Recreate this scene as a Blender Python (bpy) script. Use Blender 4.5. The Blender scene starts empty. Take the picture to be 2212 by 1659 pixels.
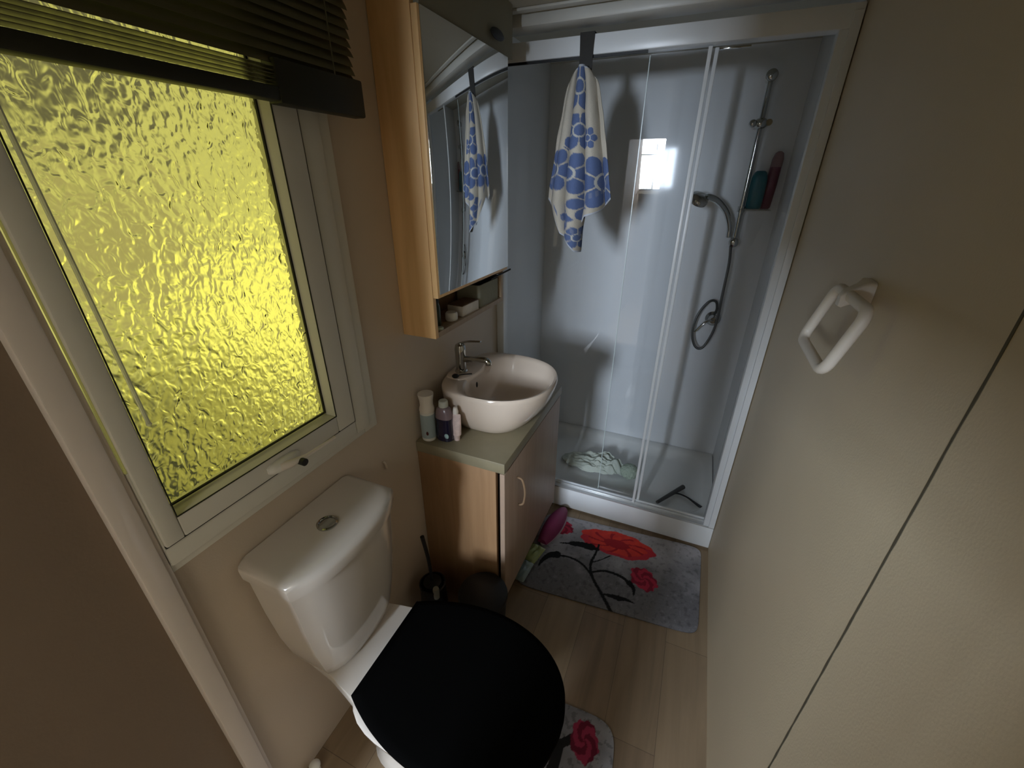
import bpy, bmesh, math, random
from mathutils import Vector, Matrix, noise
sc = bpy.context.scene
COL = sc.collection
random.seed(7)

# ------------------------------------------------------------ camera
RX, SY = 1.074, 1.666            # right wall plane, shower front plane
CAM = Vector((0.780, 0.0, 1.55))
yaw, pitch, roll = math.radians(23.0487), math.radians(26.1567), math.radians(0.2675)
f = Vector((-math.sin(yaw) * math.cos(pitch), math.cos(yaw) * math.cos(pitch), -math.sin(pitch)))
r = f.cross(Vector((0, 0, 1))).normalized(); u = r.cross(f)
r2 = math.cos(roll) * r + math.sin(roll) * u; u2 = -math.sin(roll) * r + math.cos(roll) * u
cam_d = bpy.data.cameras.new('camera'); cam = bpy.data.objects.new('camera', cam_d); COL.objects.link(cam)
cam.matrix_world = Matrix(((r2.x, u2.x, -f.x, CAM.x), (r2.y, u2.y, -f.y, CAM.y), (r2.z, u2.z, -f.z, CAM.z), (0, 0, 0, 1)))
cam_d.sensor_fit = 'HORIZONTAL'; cam_d.sensor_width = 36; cam_d.lens = 901.13 / 2212 * 36; cam_d.clip_start = 0.01
sc.camera = cam

# ------------------------------------------------------------ view and render settings
sc.view_settings.view_transform = 'Standard'; sc.view_settings.look = 'None'
sc.view_settings.gamma = 1; sc.view_settings.use_curve_mapping = False
sc.view_settings.exposure = 0.0
cy = sc.cycles
cy.use_denoising = True
cy.max_bounces = 14; cy.diffuse_bounces = 6; cy.glossy_bounces = 6; cy.transmission_bounces = 12; cy.transparent_max_bounces = 12
cy.sample_clamp_indirect = 6.0
cy.caustics_refractive = True; cy.caustics_reflective = True; cy.blur_glossy = 0.5

# ------------------------------------------------------------ world: garden daylight outside the obscured window
world = bpy.data.worlds.new('world'); sc.world = world; world.use_nodes = True
wn = world.node_tree; wn.nodes.clear()
def N(t, typ, **k):
    n = t.nodes.new(typ)
    for a, b in k.items():
        if a.startswith('i_'): n.inputs[a[2:].replace('_', ' ')].default_value = b
        else: setattr(n, a, b)
    return n
def L(t, a, b): t.links.new(a, b)
tc = N(wn, 'ShaderNodeTexCoord')
out = N(wn, 'ShaderNodeOutputWorld'); bg = N(wn, 'ShaderNodeBackground')
def lobe(d, size):
    """soft patch of the surroundings seen in direction d (a bright gap, a bush ...)"""
    dd = Vector(d).normalized()
    dp = N(wn, 'ShaderNodeVectorMath', operation='DOT_PRODUCT'); dp.inputs[1].default_value = dd
    L(wn, tc.outputs['Generated'], dp.inputs[0])
    mr = N(wn, 'ShaderNodeMapRange', interpolation_type='SMOOTHSTEP'); mr.inputs[1].default_value = math.cos(size); mr.inputs[2].default_value = 1.0
    L(wn, dp.outputs['Value'], mr.inputs[0]); return mr.outputs[0]
nz = N(wn, 'ShaderNodeTexNoise', i_Scale=4.2, i_Detail=5.0, i_Roughness=0.6); L(wn, tc.outputs['Generated'], nz.inputs['Vector'])
ramp = N(wn, 'ShaderNodeValToRGB')
ramp.color_ramp.elements[0].position = 0.40; ramp.color_ramp.elements[0].color = (0.30, 0.28, 0.10, 1)
ramp.color_ramp.elements[1].position = 0.56; ramp.color_ramp.elements[1].color = (0.60, 0.57, 0.15, 1)
L(wn, nz.outputs[0], ramp.inputs[0])
prev = ramp.outputs[0]
WORLD_LOBES = [  # direction, size, colour, strength
    ((-0.80, 0.57, -0.24), 0.46, (0.84, 0.80, 0.18), 0.95),
    ((-0.77, 0.58, -0.27), 0.22, (1.15, 1.08, 0.20), 1.0),
    ((-0.85, 0.53, 0.09), 0.26, (0.62, 0.59, 0.16), 0.95),
    ((-0.90, 0.40, -0.12), 0.17, (0.33, 0.28, 0.11), 0.75),
    ((-0.90, 0.41, 0.17), 0.17, (0.14, 0.13, 0.06), 1.0),
    ((-0.80, 0.28, -0.58), 0.42, (0.045, 0.045, 0.018), 1.0),
    ((-0.80, 0.43, -0.46), 0.20, (0.50, 0.46, 0.08), 0.6),
]
for d, s, c, k in WORLD_LOBES:
    m = N(wn, 'ShaderNodeMath', operation='MULTIPLY'); m.inputs[1].default_value = k; L(wn, lobe(d, s), m.inputs[0])
    mx = N(wn, 'ShaderNodeMix', data_type='RGBA'); L(wn, m.outputs[0], mx.inputs['Factor']); L(wn, prev, mx.inputs['A']); mx.inputs['B'].default_value = (*c, 1)
    prev = mx.outputs['Result']
L(wn, prev, bg.inputs['Color']); bg.inputs['Strength'].default_value = 1.0
L(wn, bg.outputs[0], out.inputs[0])

# hall window daylight, and an added fill light in the hall
def area(name, loc, target, sx, sy, power, col):
    d = bpy.data.lights.new(name, 'AREA'); d.shape = 'RECTANGLE'; d.size = sx; d.size_y = sy; d.energy = power; d.color = col
    o = bpy.data.objects.new(name, d); COL.objects.link(o); o.location = loc
    o.rotation_euler = (Vector(target) - Vector(loc)).to_track_quat('-Z', 'Y').to_euler(); return o
area('hall_window_daylight', (0.15, -2.3, 1.72), (0.45, 1.8, 0.45), 0.34, 0.56, 126.0, (0.77, 0.87, 1.0))
area('hall_fill_light', (0.72, -1.90, 2.02), (0.72, -1.90, 0.0), 0.60, 1.30, 9.0, (1.0, 0.92, 0.77))  # added fill under the hall ceiling, raises the room's ambient light

# ------------------------------------------------------------ materials
def mat(name, col, rough=0.6, metal=0.0, spec=0.5, trans=0.0, ior=1.45, coat=0.0, bump=None, var=None, alpha=1.0):
    m = bpy.data.materials.new(name); m.use_nodes = True; t = m.node_tree; b = t.nodes['Principled BSDF']
    b.inputs['Base Color'].default_value = (*col, 1); b.inputs['Roughness'].default_value = rough; b.inputs['Metallic'].default_value = metal
    b.inputs['Specular IOR Level'].default_value = spec; b.inputs['Transmission Weight'].default_value = trans; b.inputs['IOR'].default_value = ior
    b.inputs['Coat Weight'].default_value = coat; b.inputs['Alpha'].default_value = alpha
    tcn = N(t, 'ShaderNodeTexCoord')
    if bump:
        s, st = bump
        nt = N(t, 'ShaderNodeTexNoise', i_Scale=s, i_Detail=4.0); L(t, tcn.outputs['Object'], nt.inputs['Vector'])
        bp = N(t, 'ShaderNodeBump', i_Strength=st, i_Distance=0.002); L(t, nt.outputs[0], bp.inputs['Height']); L(t, bp.outputs[0], b.inputs['Normal'])
    if var:
        s, amt = var
        nt = N(t, 'ShaderNodeTexNoise', i_Scale=s, i_Detail=5.0); L(t, tcn.outputs['Object'], nt.inputs['Vector'])
        mr = N(t, 'ShaderNodeMapRange'); mr.inputs[3].default_value = 1 - amt; mr.inputs[4].default_value = 1 + amt; L(t, nt.outputs[0], mr.inputs[0])
        mx = N(t, 'ShaderNodeMix', data_type='RGBA', blend_type='MULTIPLY'); mx.inputs['Factor'].default_value = 1; mx.inputs['A'].default_value = (*col, 1)
        L(t, mr.outputs[0], mx.inputs['B']); L(t, mx.outputs['Result'], b.inputs['Base Color'])
    return m
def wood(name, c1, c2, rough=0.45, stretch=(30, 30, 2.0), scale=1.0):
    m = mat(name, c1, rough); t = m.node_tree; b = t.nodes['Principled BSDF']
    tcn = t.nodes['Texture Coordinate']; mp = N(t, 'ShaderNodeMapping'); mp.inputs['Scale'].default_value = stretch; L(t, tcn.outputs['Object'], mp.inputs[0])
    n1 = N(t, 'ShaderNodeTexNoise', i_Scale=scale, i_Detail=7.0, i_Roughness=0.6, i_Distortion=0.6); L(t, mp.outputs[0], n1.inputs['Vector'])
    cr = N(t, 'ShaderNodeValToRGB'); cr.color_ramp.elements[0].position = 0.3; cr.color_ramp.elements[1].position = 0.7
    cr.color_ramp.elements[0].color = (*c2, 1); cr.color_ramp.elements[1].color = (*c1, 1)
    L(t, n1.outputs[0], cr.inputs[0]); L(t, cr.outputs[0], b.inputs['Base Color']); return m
def vcol_mat(name, rough=0.9, bump=None):
    m = mat(name, (1, 1, 1), rough, spec=0.2, bump=bump); t = m.node_tree
    a = N(t, 'ShaderNodeAttribute', attribute_name='pattern'); L(t, a.outputs['Color'], t.nodes['Principled BSDF'].inputs['Base Color']); return m

M = {}
M['wall'] = mat('beige_wall_board', (0.62, 0.53, 0.43), 0.55, bump=(260, 0.12), var=(3.0, 0.05))
M['wall_r'] = mat('beige_door_wall_board', (0.62, 0.52, 0.36), 0.5, bump=(260, 0.12), var=(3.0, 0.05))
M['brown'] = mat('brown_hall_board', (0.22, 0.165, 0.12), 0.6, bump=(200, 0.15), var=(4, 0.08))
M['ceil'] = mat('cream_ceiling_board', (0.50, 0.47, 0.38), 0.6, bump=(200, 0.1), var=(3, 0.04))
M['ceil_trim'] = mat('pale_ceiling_moulding', (0.66, 0.66, 0.62), 0.35)
M['seam'] = mat('dark_panel_sealant', (0.10, 0.085, 0.055), 0.8)
M['hall'] = mat('hall_wall_board', (0.50, 0.455, 0.39), 0.7)
M['trim'] = mat('white_painted_trim', (0.80, 0.73, 0.68), 0.45, bump=(40, 0.15))
M['upvc'] = mat('white_window_plastic', (0.74, 0.73, 0.66), 0.35)
M['gasket'] = mat('black_window_gasket', (0.012, 0.012, 0.01), 0.6)
M['spacer'] = mat('pale_glazing_bead', (0.80, 0.76, 0.38), 0.3)
M['shower_wall'] = mat('grey_white_shower_panel', (0.74, 0.76, 0.775), 0.07, spec=0.16)
M['tray'] = mat('white_shower_tray_acrylic', (0.76, 0.77, 0.75), 0.25)
M['frame'] = mat('white_shower_frame', (0.80, 0.83, 0.85), 0.3)
M['frame2'] = mat('silver_shower_rail', (0.70, 0.72, 0.73), 0.25, metal=0.5)
M['rubber'] = mat('black_rubber_seal', (0.01, 0.01, 0.01), 0.5)
M['chrome'] = mat('chrome', (0.50, 0.51, 0.50), 0.08, metal=1.0)
M['hose'] = mat('steel_hose', (0.14, 0.145, 0.145), 0.28, metal=1.0, bump=(500, 0.6))
M['mirror'] = mat('mirror_silver', (0.86, 0.88, 0.88), 0.012, metal=1.0)
M['ceramic'] = mat('white_ceramic', (0.70, 0.65, 0.59), 0.12, coat=0.4)
M['basin'] = mat('white_basin_ceramic', (0.70, 0.59, 0.485), 0.12, coat=0.4)
M['seat'] = mat('black_toilet_seat', (0.002, 0.002, 0.002), 0.85, spec=0.03)
M['black'] = mat('black_plastic', (0.008, 0.008, 0.008), 0.5)
M['dark'] = mat('dark_grey_webbing', (0.045, 0.043, 0.04), 0.9, bump=(600, 0.5))
M['counter'] = mat('olive_stone_laminate', (0.25, 0.215, 0.135), 0.4, var=(14, 0.22))
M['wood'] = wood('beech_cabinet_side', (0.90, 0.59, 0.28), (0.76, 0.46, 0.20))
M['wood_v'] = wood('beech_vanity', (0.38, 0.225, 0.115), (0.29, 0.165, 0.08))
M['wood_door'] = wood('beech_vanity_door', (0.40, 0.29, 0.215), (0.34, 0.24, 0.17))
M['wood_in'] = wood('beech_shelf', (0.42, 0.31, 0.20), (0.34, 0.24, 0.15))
M['cream_dark'] = mat('olive_cornice_board', (0.25, 0.23, 0.16), 0.6)
M['white_pl'] = mat('white_plastic', (0.80, 0.79, 0.74), 0.35)
M['ringpl'] = mat('ivory_plastic', (0.82, 0.76, 0.68), 0.4)
M['blindm'] = mat('olive_blind_slat', (0.11, 0.105, 0.055), 0.4)
M['blindb'] = mat('dark_blind_rail', (0.018, 0.019, 0.010), 0.5)
M['clear'] = mat('clear_acrylic', (0.95, 0.97, 0.9), 0.05, trans=0.9)
M['glass'] = mat('clear_shower_glass', (0.93, 0.97, 0.97), 0.0, trans=1.0, ior=1.5)
_m = M['glass']; _t = _m.node_tree; _t.nodes.clear()
_o = N(_t, 'ShaderNodeOutputMaterial'); _tr = N(_t, 'ShaderNodeBsdfTransparent'); _tr.inputs['Color'].default_value = (0.97, 0.975, 0.98, 1)
_gl = N(_t, 'ShaderNodeBsdfGlossy', i_Roughness=0.0); _fr = N(_t, 'ShaderNodeFresnel', i_IOR=1.5); _mx = N(_t, 'ShaderNodeMixShader')
_ge = N(_t, 'ShaderNodeNewGeometry'); _iv = N(_t, 'ShaderNodeMath', operation='SUBTRACT'); _iv.inputs[0].default_value = 1.0; L(_t, _ge.outputs['Backfacing'], _iv.inputs[1])
_mu = N(_t, 'ShaderNodeMath', operation='MULTIPLY'); L(_t, _fr.outputs[0], _mu.inputs[0]); L(_t, _iv.outputs[0], _mu.inputs[1]); L(_t, _mu.outputs[0], _mx.inputs[0]); L(_t, _tr.outputs[0], _mx.inputs[1]); L(_t, _gl.outputs[0], _mx.inputs[2]); L(_t, _mx.outputs[0], _o.inputs[0])
M['glass_edge'] = mat('pale_glass_edge', (0.62, 0.70, 0.68), 0.3)

def pane_material():
    m = bpy.data.materials.new('rippled_obscure_glass'); m.use_nodes = True; t = m.node_tree; t.nodes.clear()
    o = N(t, 'ShaderNodeOutputMaterial'); g = N(t, 'ShaderNodeBsdfGlass', i_Roughness=0.0, i_IOR=1.45); g.inputs['Color'].default_value = (0.99, 0.985, 0.90, 1)
    tcn = N(t, 'ShaderNodeTexCoord'); mp = N(t, 'ShaderNodeMapping'); mp.inputs['Scale'].default_value = (1, 1, 0.75); L(t, tcn.outputs['Object'], mp.inputs[0])
    nz_ = N(t, 'ShaderNodeTexNoise', i_Scale=62.0, i_Detail=0.6, i_Distortion=0.9); L(t, mp.outputs[0], nz_.inputs['Vector'])
    vo = N(t, 'ShaderNodeTexVoronoi', feature='SMOOTH_F1', i_Scale=85.0); vo.inputs['Smoothness'].default_value = 1.0; L(t, mp.outputs[0], vo.inputs['Vector'])
    ad = N(t, 'ShaderNodeMath', operation='MULTIPLY_ADD'); ad.inputs[1].default_value = 0.55; L(t, vo.outputs['Distance'], ad.inputs[0]); L(t, nz_.outputs[0], ad.inputs[2])
    bp = N(t, 'ShaderNodeBump', i_Strength=1.0, i_Distance=0.0042); L(t, ad.outputs[0], bp.inputs['Height'])
    L(t, bp.outputs[0], g.inputs['Normal']); L(t, g.outputs[0], o.inputs[0]); return m
M['pane'] = pane_material()

def floor_material():
    m = mat('brown_oak_vinyl', (0.22, 0.16, 0.10), 0.42); t = m.node_tree; b = t.nodes['Principled BSDF']; tcn = t.nodes['Texture Coordinate']
    mp = N(t, 'ShaderNodeMapping'); mp.inputs['Rotation'].default_value = (0, 0, math.radians(90)); L(t, tcn.outputs['Object'], mp.inputs[0])
    br = N(t, 'ShaderNodeTexBrick', i_Scale=1.0); br.inputs['Color1'].default_value = (0.30, 0.22, 0.135, 1); br.inputs['Color2'].default_value = (0.22, 0.155, 0.10, 1)
    br.inputs['Mortar'].default_value = (0.13, 0.09, 0.06, 1); br.inputs['Brick Width'].default_value = 0.75; br.inputs['Row Height'].default_value = 0.155
    br.inputs['Mortar Size'].default_value = 0.0008; L(t, mp.outputs[0], br.inputs['Vector'])
    mp2 = N(t, 'ShaderNodeMapping'); mp2.inputs['Scale'].default_value = (26, 2.2, 1); L(t, tcn.outputs['Object'], mp2.inputs[0])
    nt = N(t, 'ShaderNodeTexNoise', i_Scale=1.0, i_Detail=8.0, i_Distortion=0.8); L(t, mp2.outputs[0], nt.inputs['Vector'])
    mr = N(t, 'ShaderNodeMapRange'); mr.inputs[3].default_value = 0.62; mr.inputs[4].default_value = 1.35; L(t, nt.outputs[0], mr.inputs[0])
    mx = N(t, 'ShaderNodeMix', data_type='RGBA', blend_type='MULTIPLY'); mx.inputs['Factor'].default_value = 1; L(t, br.outputs['Color'], mx.inputs['A']); L(t, mr.outputs[0], mx.inputs['B'])
    L(t, mx.outputs['Result'], b.inputs['Base Color']); return m
M['floor'] = floor_material()

# ------------------------------------------------------------ mesh helpers
def nb(): return bmesh.new()
def box(bm, x0, x1, y0, y1, z0, z1, bev=0.0, seg=2):
    v = [bm.verts.new((x, y, z)) for x in (x0, x1) for y in (y0, y1) for z in (z0, z1)]
    q = [(0, 1, 3, 2), (4, 6, 7, 5), (0, 4, 5, 1), (2, 3, 7, 6), (0, 2, 6, 4), (1, 5, 7, 3)]
    fs = [bm.faces.new([v[i] for i in a]) for a in q]
    if bev > 0:
        es = list({e for f_ in fs for e in f_.edges})
        bmesh.ops.bevel(bm, geom=es, offset=bev, segments=seg, profile=0.5, affect='EDGES', clamp_overlap=True)
    return bm
def loft(bm, rings, cap0=True, cap1=True, closed=True):
    vs = [[bm.verts.new(p) for p in rg] for rg in rings]; n = len(vs[0])
    for a, b in zip(vs, vs[1:]):
        for i in range(n if closed else n - 1):
            j = (i + 1) % n
            bm.faces.new((a[i], a[j], b[j], b[i]))
    if cap0: bm.faces.new(vs[0][::-1])
    if cap1: bm.faces.new(vs[-1])
    return bm
def lathe(bm, cx, cy_, prof, n=32, axis='Z', cap=True):
    rings = []
    for rad, h in prof:
        rg = []
        for i in range(n):
            a = 2 * math.pi * i / n; c, s = max(rad, 1e-5) * math.cos(a), max(rad, 1e-5) * math.sin(a)
            rg.append((cx + c, cy_ + s, h) if axis == 'Z' else ((h, cx + c, cy_ + s) if axis == 'X' else (cx + c, h, cy_ + s)))
        rings.append(rg)
    return loft(bm, rings, cap, cap)
def smooth_path(pts, n=10):
    pts = [Vector(p) for p in pts]; res = []
    for i in range(len(pts) - 1):
        p0 = pts[max(i - 1, 0)]; p1 = pts[i]; p2 = pts[i + 1]; p3 = pts[min(i + 2, len(pts) - 1)]
        for k in range(n):
            t = k / n
            res.append(0.5 * ((2 * p1) + (p2 - p0) * t + (2 * p0 - 5 * p1 + 4 * p2 - p3) * t * t + (3 * p1 - p0 - 3 * p2 + p3) * t ** 3))
    res.append(pts[-1]); return res
def tube(bm, pts, rad, n=12, closed=False, smooth=0, flat=1.0):
    P = smooth_path(pts, smooth) if smooth else [Vector(p) for p in pts]
    R_ = rad if callable(rad) else (lambda t: rad)
    m = len(P); rings = []; up = None
    for i in range(m):
        if closed: d = (P[(i + 1) % m] - P[i - 1]).normalized()
        else: d = (P[min(i + 1, m - 1)] - P[max(i - 1, 0)]).normalized()
        if up is None: up = Vector((0, 0, 1)) if abs(d.z) < 0.9 else Vector((1, 0, 0))
        s = d.cross(up).normalized(); up = s.cross(d).normalized(); rr = R_(i / max(m - 1, 1))
        rings.append([P[i] + s * math.cos(2 * math.pi * k / n) * rr + up * math.sin(2 * math.pi * k / n) * rr * flat for k in range(n)])
    if closed: rings.append(rings[0][:]); return loft(bm, rings, False, False)
    return loft(bm, rings)
def sball(bm, c, rad, sx=1, sy=1, sz=1, seg=20):
    bmesh.ops.create_uvsphere(bm, u_segments=seg, v_segments=seg // 2, radius=rad, matrix=Matrix.Translation(c) @ Matrix.Diagonal((sx, sy, sz, 1))); return bm
def prism(bm, outline, z0, z1, bev=0.0, seg=2):
    a = [bm.verts.new((x, y, z0)) for x, y in outline]; b = [bm.verts.new((x, y, z1)) for x, y in outline]; n = len(a)
    top = bm.faces.new(b); bot = bm.faces.new(a[::-1]); 
    for i in range(n): bm.faces.new((a[i], a[(i + 1) % n], b[(i + 1) % n], b[i]))
    if bev: bmesh.ops.bevel(bm, geom=list(top.edges) + list(bot.edges), offset=bev, segments=seg, profile=0.5, affect='EDGES', clamp_overlap=True)
    return bm
def rrect(x0, x1, y0, y1, rad, n=6):
    o = []
    for cx, cy_, a0 in ((x1 - rad, y1 - rad, 0), (x0 + rad, y1 - rad, 90), (x0 + rad, y0 + rad, 180), (x1 - rad, y0 + rad, 270)):
        for i in range(n + 1):
            a = math.radians(a0 + 90 * i / n); o.append((cx + rad * math.cos(a), cy_ + rad * math.sin(a)))
    return o
ORG = {}
def link(name, bm, m, parent=None, angle=35):
    bmesh.ops.recalc_face_normals(bm, faces=bm.faces[:])
    if parent is not None:
        off = ORG.get(parent.name, Vector((0, 0, 0)))
        bmesh.ops.translate(bm, verts=bm.verts[:], vec=-off)
    me = bpy.data.meshes.new(name); bm.to_mesh(me); bm.free()
    for mm in (m if isinstance(m, (list, tuple)) else [m]): me.materials.append(mm)
    me.polygons.foreach_set('use_smooth', [True] * len(me.polygons)); me.set_sharp_from_angle(angle=math.radians(angle))
    o = bpy.data.objects.new(name, me); COL.objects.link(o)
    if parent is not None:
        o.parent = parent; ORG[o.name] = off
    return o
def thing(name, label, cat, loc=(0, 0, 0), group=None, kind=None):
    o = bpy.data.objects.new(name, None); COL.objects.link(o); o.location = loc; o.empty_display_size = 0.05
    ORG[o.name] = Vector(loc)
    if kind: o['kind'] = kind
    else: o['label'] = label; o['category'] = cat
    if group: o['group'] = group
    return o
def single(name, bm, m, label, cat, loc, group=None, angle=35):
    """a thing that is one mesh, origin at its base"""
    bmesh.ops.translate(bm, verts=bm.verts[:], vec=-Vector(loc))
    o = link(name, bm, m, None, angle); o.location = loc; o['label'] = label; o['category'] = cat; ORG[o.name] = Vector(loc)
    if group: o['group'] = group
    return o
def struct(name, bm, m):
    o = link(name, bm, m); o['kind'] = 'structure'; ORG[o.name] = Vector((0, 0, 0)); return o

# ============================================================ THE ROOM
CZ = 2.03
struct('floor', box(nb(), -0.05, RX + 0.05, -4.15, 2.32, -0.05, 0.0), M['floor'])
struct('ceiling', box(nb(), -0.05, RX + 0.05, -4.15, 2.32, CZ, CZ + 0.04), M['ceil'])
# left wall with the window opening (y 0.245..0.80, z 0.95..1.92)
WY0, WY1, WZ0, WZ1 = 0.243, 0.80, 0.945, 1.93
b = nb(); box(b, -0.05, 0, 0.205, WY0, 0, CZ); box(b, -0.05, 0, WY1, 1.70, 0, CZ); box(b, -0.05, 0, WY0, WY1, 0, WZ0); box(b, -0.05, 0, WY0, WY1, WZ1, CZ)
struct('wall_left', b, M['wall'])
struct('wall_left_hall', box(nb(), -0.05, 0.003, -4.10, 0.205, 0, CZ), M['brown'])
def seam_mesh():
    bm = nb(); rings = []
    for i in range(120):
        z_ = 0.001 + (CZ - 0.002) * i / 119; w_ = 0.0022 + 0.0014 * noise.noise(Vector((z_ * 30, 0, 3))); c_ = 0.542 + 0.0012 * noise.noise(Vector((z_ * 12, 5, 1)))
        rings.append([(RX - 0.0006, c_ - w_, z_), (RX - 0.0006, c_ + w_, z_), (RX + 0.002, c_ + w_, z_), (RX + 0.002, c_ - w_, z_)])
    return loft(bm, rings)
b = nb(); box(b, RX, RX + 0.05, -4.10, SY + 0.005, 0, CZ); struct('wall_right', b, M['wall_r'])
struct('trim_3', seam_mesh(), M['seam'])
struct('wall_back', box(nb(), -0.05, RX + 0.05, 2.27, 2.32, 0, CZ), M['shower_wall'])
struct('wall_right_shower', box(nb(), RX - 0.004, RX + 0.05, SY + 0.005, 2.27, 0, CZ), M['shower_wall'])
struct('wall_left_shower', box(nb(), -0.05, 0.004, 1.70, 2.27, 0, CZ), M['shower_wall'])
# hall behind the camera: end wall, and an added unseen screen whose gaps shape the light
struct('wall_hall_end', box(nb(), -0.05, RX + 0.05, -4.15, -4.10, 0, CZ), M['hall'])
b = nb(); box(b, 0.0, 0.17, -0.34, -0.30, 0, CZ); box(b, 0.43, 0.62, -0.34, -0.30, 0, CZ); box(b, 0.17, 0.43, -0.34, -0.30, 1.82, CZ); box(b, 0.62, RX, -0.34, -0.30, 1.42, CZ); box(b, 0.84, RX, -0.34, -0.30, 0, 1.42)
struct('hall_light_baffle', b, M['hall'])
w2 = thing('added_window_bars', '', '', (0.16, -2.26, 1.4), kind='structure')  # unseen bars added to break up the hall lamp's reflection
b = nb()
for x0, x1, z0, z1 in ((-0.03, 0.36, 1.40, 1.435), (-0.03, 0.36, 2.0, 2.02), (-0.03, 0.0, 1.435, 2.0), (0.33, 0.36, 1.435, 2.0), (0.155, 0.170, 1.435, 2.0), (0.0, 0.33, 1.80, 1.815)): box(b, x0, x1, -2.27, -2.24, z0, z1)
link('window_frame', b, M['upvc'], w2)
# pale moulded trim beside the window
b = nb(); box(b, 0, 0.022, 0.200, 0.236, 0, CZ, 0.003); box(b, 0, 0.013, 0.236, 0.2452, 0, CZ, 0.002)
struct('trim_1', b, M['trim'])
# ceiling mouldings over the shower
b = nb(); box(b, 0.0, RX, 1.60, 1.69, 1.993, CZ, 0.006); box(b, 0, RX, 1.555, 1.585, 2.022, CZ, 0.003)
struct('trim_2', b, M['ceil_trim'])

# ------------------------------------------------------------ window
w = thing('window_1', '', '', (0.0, 0.50, 0.92), kind='structure')
def frame_ring(bm, y0, y1, z0, z1, wl, wr, wb, wt, x0, x1, bev=0.004):
    box(bm, x0, x1, y0, y0 + wl, z0, z1, bev); box(bm, x0, x1, y1 - wr, y1, z0, z1, bev)
    box(bm, x0, x1, y0 + wl, y1 - wr, z0, z0 + wb, bev); box(bm, x0, x1, y0 + wl, y1 - wr, z1 - wt, z1, bev)
b = nb(); box(b, 0.0005, 0.010, 0.754, 0.806, 0.905, 1.97, 0.003); box(b, 0.0005, 0.010, 0.2453, 0.754, 0.905, 0.927, 0.003); box(b, 0.0005, 0.010, 0.2453, 0.754, 1.94, 1.97, 0.003)
box(b, 0.0005, 0.016, 0.2453, 0.2480, 0.927, 1.13); box(b, -0.045, 0.018, 0.720, 0.772, 0.923, 1.95, 0.005)
box(b, -0.045, 0.018, 0.2453, 0.720, 0.923, 0.965, 0.005); box(b, -0.045, 0.018, 0.2453, 0.720, 1.92, 1.95, 0.005)
link('window_frame', b, M['upvc'], w)
b = nb(); box(b, 0.010, 0.024, 0.2482, 0.2785, 0.969, 1.915, 0.003); box(b, -0.035, 0.010, 0.2745, 0.2785, 0.969, 1.915)
box(b, -0.035, 0.024, 0.6565, 0.7145, 0.969, 1.915, 0.004); box(b, -0.035, 0.024, 0.2785, 0.6565, 0.969, 1.015, 0.004); box(b, -0.035, 0.024, 0.2785, 0.6565, 1.865, 1.915, 0.004)
sash = link('window_sash', b, M['upvc'], w)
b = nb(); box(b, -0.03, 0.0195, 0.7145, 0.7175, 0.966, 1.918); box(b, -0.03, 0.0195, 0.249, 0.7145, 0.9658, 0.9688)
frame_ring(b, 0.2785, 0.6572, 1.0145, 1.866, 0.0015, 0.0018, 0.0018, 0.0015, 0.0225, 0.0246, 0)
link('gasket', b, M['gasket'], w)
tm = bpy.data.materials.new('translucent_leak_strip'); tm.use_nodes = True; tt_ = tm.node_tree; tt_.nodes.clear()
_o = N(tt_, 'ShaderNodeOutputMaterial'); _a = N(tt_, 'ShaderNodeBsdfTranslucent'); _a.inputs['Color'].default_value = (0.95, 0.95, 0.85, 1); L(tt_, _a.outputs[0], _o.inputs[0])
link('light_leak_strip', box(nb(), 0.0150, 0.0152, 0.2454, 0.2481, 1.13, 1.915), tm, w)  # added translucent strip, stands in for light leaking past the sash
b = nb(); frame_ring(b, 0.2790, 0.6564, 1.0185, 1.860, 0.001, 0.004, 0.0035, 0.003, -0.0135, -0.009, 0)
link('glazing_seal', b, M['gasket'], w)
gl = link('glass_pane', box(nb(), -0.018, -0.014, 0.2786, 0.6564, 1.0151, 1.8649), M['pane'], w)
# window handle
b = nb(); tube(b, [(0.0245, 0.452, 0.990), (0.030, 0.475, 0.990), (0.030, 0.505, 0.990), (0.0245, 0.53, 0.990)], lambda t: 0.004 + 0.011 * math.sin(math.pi * min(max(t, .02), .98)) ** 0.5, 14, smooth=6)
hd = link('window_handle', b, M['white_pl'], w)
b = nb(); tube(b, [(0.034, 0.478, 0.990), (0.044, 0.492, 0.990), (0.052, 0.515, 0.9905), (0.056, 0.545, 0.991), (0.058, 0.61, 0.991)], lambda t: 0.0125 - 0.0085 * min(1, t * 1.6), 14, smooth=8)
link('handle_lever', b, M['ringpl'], hd)
b = nb(); lathe(b, 0.512, 0.986, [(0.0, 0.050), (0.0085, 0.050), (0.0085, 0.0665), (0.006, 0.068), (0, 0.068)], 20, 'X')
link('lock_button', b, M['black'], hd)

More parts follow.
